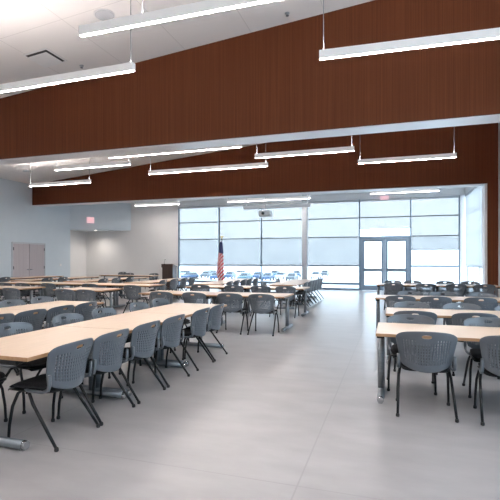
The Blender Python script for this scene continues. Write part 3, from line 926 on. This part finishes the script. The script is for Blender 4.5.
# ------------------------------------------------------------------ lectern with gooseneck microphone
YL = 21.0
lx = x_at(169.5, YL)
l = empty('lectern', (lx, YL, 0))
tag(l, 'dark brown wooden lectern left of the window wall', 'lectern')
MB().box((-0.33, -0.25, 0.0), (0.33, 0.25, 0.08), 0.006).obj('base', M['dark_wood'], l)
MB().box((-0.31, -0.23, 0.08), (-0.29, 0.23, 1.10)).box((0.29, -0.23, 0.08), (0.31, 0.23, 1.10)).box((-0.29, -0.23, 0.08), (0.29, -0.21, 1.10)).obj('cabinet_panel', M['dark_wood'], l)
MB().prism([(-0.27, 1.10), (0.27, 1.10), (0.27, 1.16), (-0.27, 1.28)], -0.34, 0.34, 0.006, axis='x').obj('reading_top', M['dark_wood'], l)
g = empty('gooseneck_microphone', (lx - 0.2, YL - 0.2, 1.272))
tag(g, 'thin gooseneck microphone standing on the lectern', 'microphone')
MB().lathe([(0.04, 0), (0.04, 0.015), (0.015, 0.02)], 16).obj('base', M['black'], g)
MB().tube([(0, 0, 0.015), (0, 0, 0.14), (0.01, 0.05, 0.22)], 0.008, 8).obj('neck', M['black'], g)
MB().tube([(0.01, 0.05, 0.22), (0.013, 0.085, 0.25)], [0.014, 0.018], 10).obj('capsule', M['black'], g)

# ------------------------------------------------------------------ flag on a pole
YF = 20.9
fx = x_at(221.8, YF)
f = empty('flag_on_stand', (fx, YF, 0))
tag(f, 'draped red and white striped flag on a pole before the windows', 'flag')
MB().lathe([(0.17, 0), (0.17, 0.03), (0.06, 0.07), (0.03, 0.16)], 28).obj('base', M['gold'], f)
MB().tube([(0, 0, 0.1), (0, 0, 2.55)], 0.016, 10).obj('pole', M['dark_wood'], f)
MB().lathe([(0.015, 2.55), (0.045, 2.58), (0.02, 2.62), (0.05, 2.68), (0.01, 2.72)], 16).box((-0.11, -0.012, 2.66), (0.11, 0.012, 2.70), 0.01).obj('finial', M['gold'], f)
# folded cloth: a fluted drape that widens downwards
fl = MB(); rings = []
for j in range(29):
    t = j / 28
    z = 2.42 - 2.05 * t
    R = 0.045 + 0.20 * t ** 0.75
    if t > 0.85: R *= 1 - 0.5 * (t - 0.85) / 0.15
    ring = []
    for k in range(48):
        a = 2 * pi * k / 48
        rr = R * (1 + 0.20 * cos(6 * a + 1.5 * t)) * (0.9 if sin(a) > 0 else 0.75)
        ring.append(fl.bm.verts.new((-0.02 - 0.05 * t + rr * cos(a), -0.02 + 0.7 * rr * sin(a), z - 0.10 * cos(a) * t)))
    rings.append(ring)
faces = []
for a, c in zip(rings, rings[1:]):
    for k in range(48):
        q = fl.bm.faces.new([a[k], a[(k + 1) % 48], c[(k + 1) % 48], c[k]]); q.smooth = True
fl.bm.faces.new(rings[0][::-1]); fl.bm.faces.new(rings[-1])
fl.obj('flag_cloth', M['flag'], f, True)
cn = MB(); rings = []
for j in range(9):
    t = j / 28
    z = 2.425 - 2.05 * t
    R = 0.049 + 0.20 * t ** 0.75
    ring = []
    for k in range(48):
        a = 2 * pi * k / 48
        rr = R * (1 + 0.20 * cos(6 * a + 1.5 * t)) * (0.9 if sin(a) > 0 else 0.75)
        ring.append(cn.bm.verts.new((-0.02 - 0.05 * t + rr * cos(a), -0.02 + 0.7 * rr * sin(a), z - 0.10 * cos(a) * t)))
    rings.append(ring)
for a, c in zip(rings, rings[1:]):
    for k in range(48):
        q = cn.bm.faces.new([a[k], a[(k + 1) % 48], c[(k + 1) % 48], c[k]]); q.smooth = True
cn.bm.faces.new(rings[0][::-1]); cn.bm.faces.new(rings[-1])
cn.obj('canton', M['navy'], f, True)

# ------------------------------------------------------------------ outdoors
GZ = -2.6
struct(MB().box((-150, YB + 8, GZ - 0.2), (90, 190, GZ)).obj('ground', M['snow']), 'snow-bright car park ground beyond the windows', 'ground')
bnk = MB().poly([(-60, YB + 0.2, -0.05), (40, YB + 0.2, -0.05), (40, YB + 3.0, -0.08), (-60, YB + 3.0, -0.08), (-60, YB + 10.0, GZ), (40, YB + 10, GZ), (40, YB + 0.2, -0.5), (-60, YB + 0.2, -0.5)],
                [(0, 1, 2, 3), (3, 2, 5, 4), (0, 7, 6, 1), (7, 4, 5, 6), (0, 3, 4, 7), (1, 6, 5, 2)])
struct(bnk.obj('ground_bank', M['snow']), 'pale terrace and bank just outside the windows', 'ground')
tl = MB()
rnd = random.Random(3)
n = 90
top = [(-140 + 220 * i / n, 9.0 + 0.3 * sin(i * 0.35) + rnd.uniform(-0.35, 0.35)) for i in range(n + 1)]
tl.prism([(-140, GZ)] + top + [(80, GZ)], 150, 156)
tag(tl.obj('distant_treeline', M['far']), 'pale grey treeline far beyond the car park', 'trees', kind='stuff')


def car_meshes(color, nm):
    m = noisy(nm, color, tuple(min(1, c * 1.1) for c in color), (1, 1, 1), 0.3, spec=0.6)
    body = MB().prism([(-2.2, 0.35), (-2.25, 0.62), (-2.1, 0.88), (-1.15, 0.97), (2.15, 0.97), (2.25, 0.75), (2.2, 0.35)], -0.88, 0.88, 0.06).mesh('car_body', m)
    cab = MB().poly([(-1.15, -0.80, 0.95), (2.0, -0.80, 0.95), (2.0, 0.80, 0.95), (-1.15, 0.80, 0.95), (-0.35, -0.64, 1.46), (1.45, -0.64, 1.46), (1.45, 0.64, 1.46), (-0.35, 0.64, 1.46)],
                    [(0, 1, 5, 4), (1, 2, 6, 5), (2, 3, 7, 6), (3, 0, 4, 7), (0, 1, 2, 3), (4, 5, 6, 7)]).mesh('car_cabin', M['car_glass'])
    roof = MB().box((-0.38, -0.66, 1.455), (1.48, 0.66, 1.50), 0.02).mesh('car_roof', m)
    wh = [MB().lathe([(0.20, -0.11), (0.33, -0.10), (0.33, 0.10), (0.20, 0.11)], 20, (sx_ * 1.38, sy_ * 0.80, 0.33), Matrix.Rotation(pi / 2, 4, 'X')).mesh('wheel', M['rubber']) for sx_ in (-1, 1) for sy_ in (-1, 1)]
    return body, cab, roof, wh


CARS = [('dark blue', (0.03, 0.06, 0.12)), ('silver', (0.35, 0.38, 0.42)), ('dark grey', (0.06, 0.07, 0.08)), ('teal', (0.04, 0.10, 0.13))]
cm = [car_meshes(c, 'car_paint_' + n.replace(' ', '_')) for n, c in CARS]
spots = [(184, 72, 1), (190, 58, 0), (206.5, 67, 2), (211, 76, 3), (216.5, 58, 0), (230, 64, 0), (240, 78, 1), (245, 56, 3), (258, 64, 0), (268, 58, 0), (275, 78, 3), (281, 64, 1), (292, 58, 2), (297, 78, 0), (316, 70, 1), (325, 84, 2)]
seen = {}
for i, (u, Y, k) in enumerate(spots):
    Y += 27
    c = empty('parked_car', (x_at(u, Y), Y, GZ), radians(90 + rnd.uniform(-8, 8)))
    where = 'first window' if u < 219 else 'window behind the flag' if u < 261 else 'window behind the projector' if u < 303 else 'window by the pale column'
    key = (CARS[k][0], where); seen[key] = seen.get(key, 0) + 1
    tag(c, '%s parked car outside the %s%s' % (CARS[k][0], where, '' if seen[key] == 1 else ', %s of its colour from left' % ORD[seen[key] - 1]), 'car', 'cars parked outside')
    body, cab, roof, wh = cm[k]
    add('car_body', body, c); add('car_cabin', cab, c); add('car_roof', roof, c)
    for w_ in wh: add('wheel', w_, c)

# ------------------------------------------------------------------ light
w = bpy.data.worlds.new('overcast'); SC.world = w; w.use_nodes = True
nt = w.node_tree
bg = nt.nodes['Background']
bg.inputs['Color'].default_value = (0.67, 0.84, 1.0, 1)
bg.inputs['Strength'].default_value = 5.2


def portal(loc, rot, sx_, sy_):
    a = bpy.data.lights.new('daylight_portal', 'AREA'); a.shape = 'RECTANGLE'; a.size = sx_; a.size_y = sy_
    a.cycles.is_portal = True
    o = bpy.data.objects.new('daylight_portal', a); COL.objects.link(o); o.location = loc; o.rotation_euler = rot


portal(((XW[0] + XW[6]) / 2, YB + 0.2, Z_HEAD / 2), (-pi / 2, 0, 0), XW[6] - XW[0], Z_HEAD)
portal((XR + 0.2, (WY0 + WY1) / 2, (WZ0 + WZ1) / 2), (0, pi / 2, 0), WZ1 - WZ0, WY1 - WY0)
portal((3.4, (B2R + YB) / 2, Z_HEAD / 2), (0, pi / 2, 0), Z_HEAD, YB - B2R)

SC.view_settings.view_transform = 'Standard'
SC.view_settings.look = 'None'
SC.view_settings.gamma = 1.0
SC.view_settings.use_curve_mapping = False
SC.view_settings.exposure = 0.17
SC.cycles.max_bounces = 8
SC.cycles.diffuse_bounces = 5
SC.cycles.transparent_max_bounces = 12
SC.cycles.sample_clamp_indirect = 6
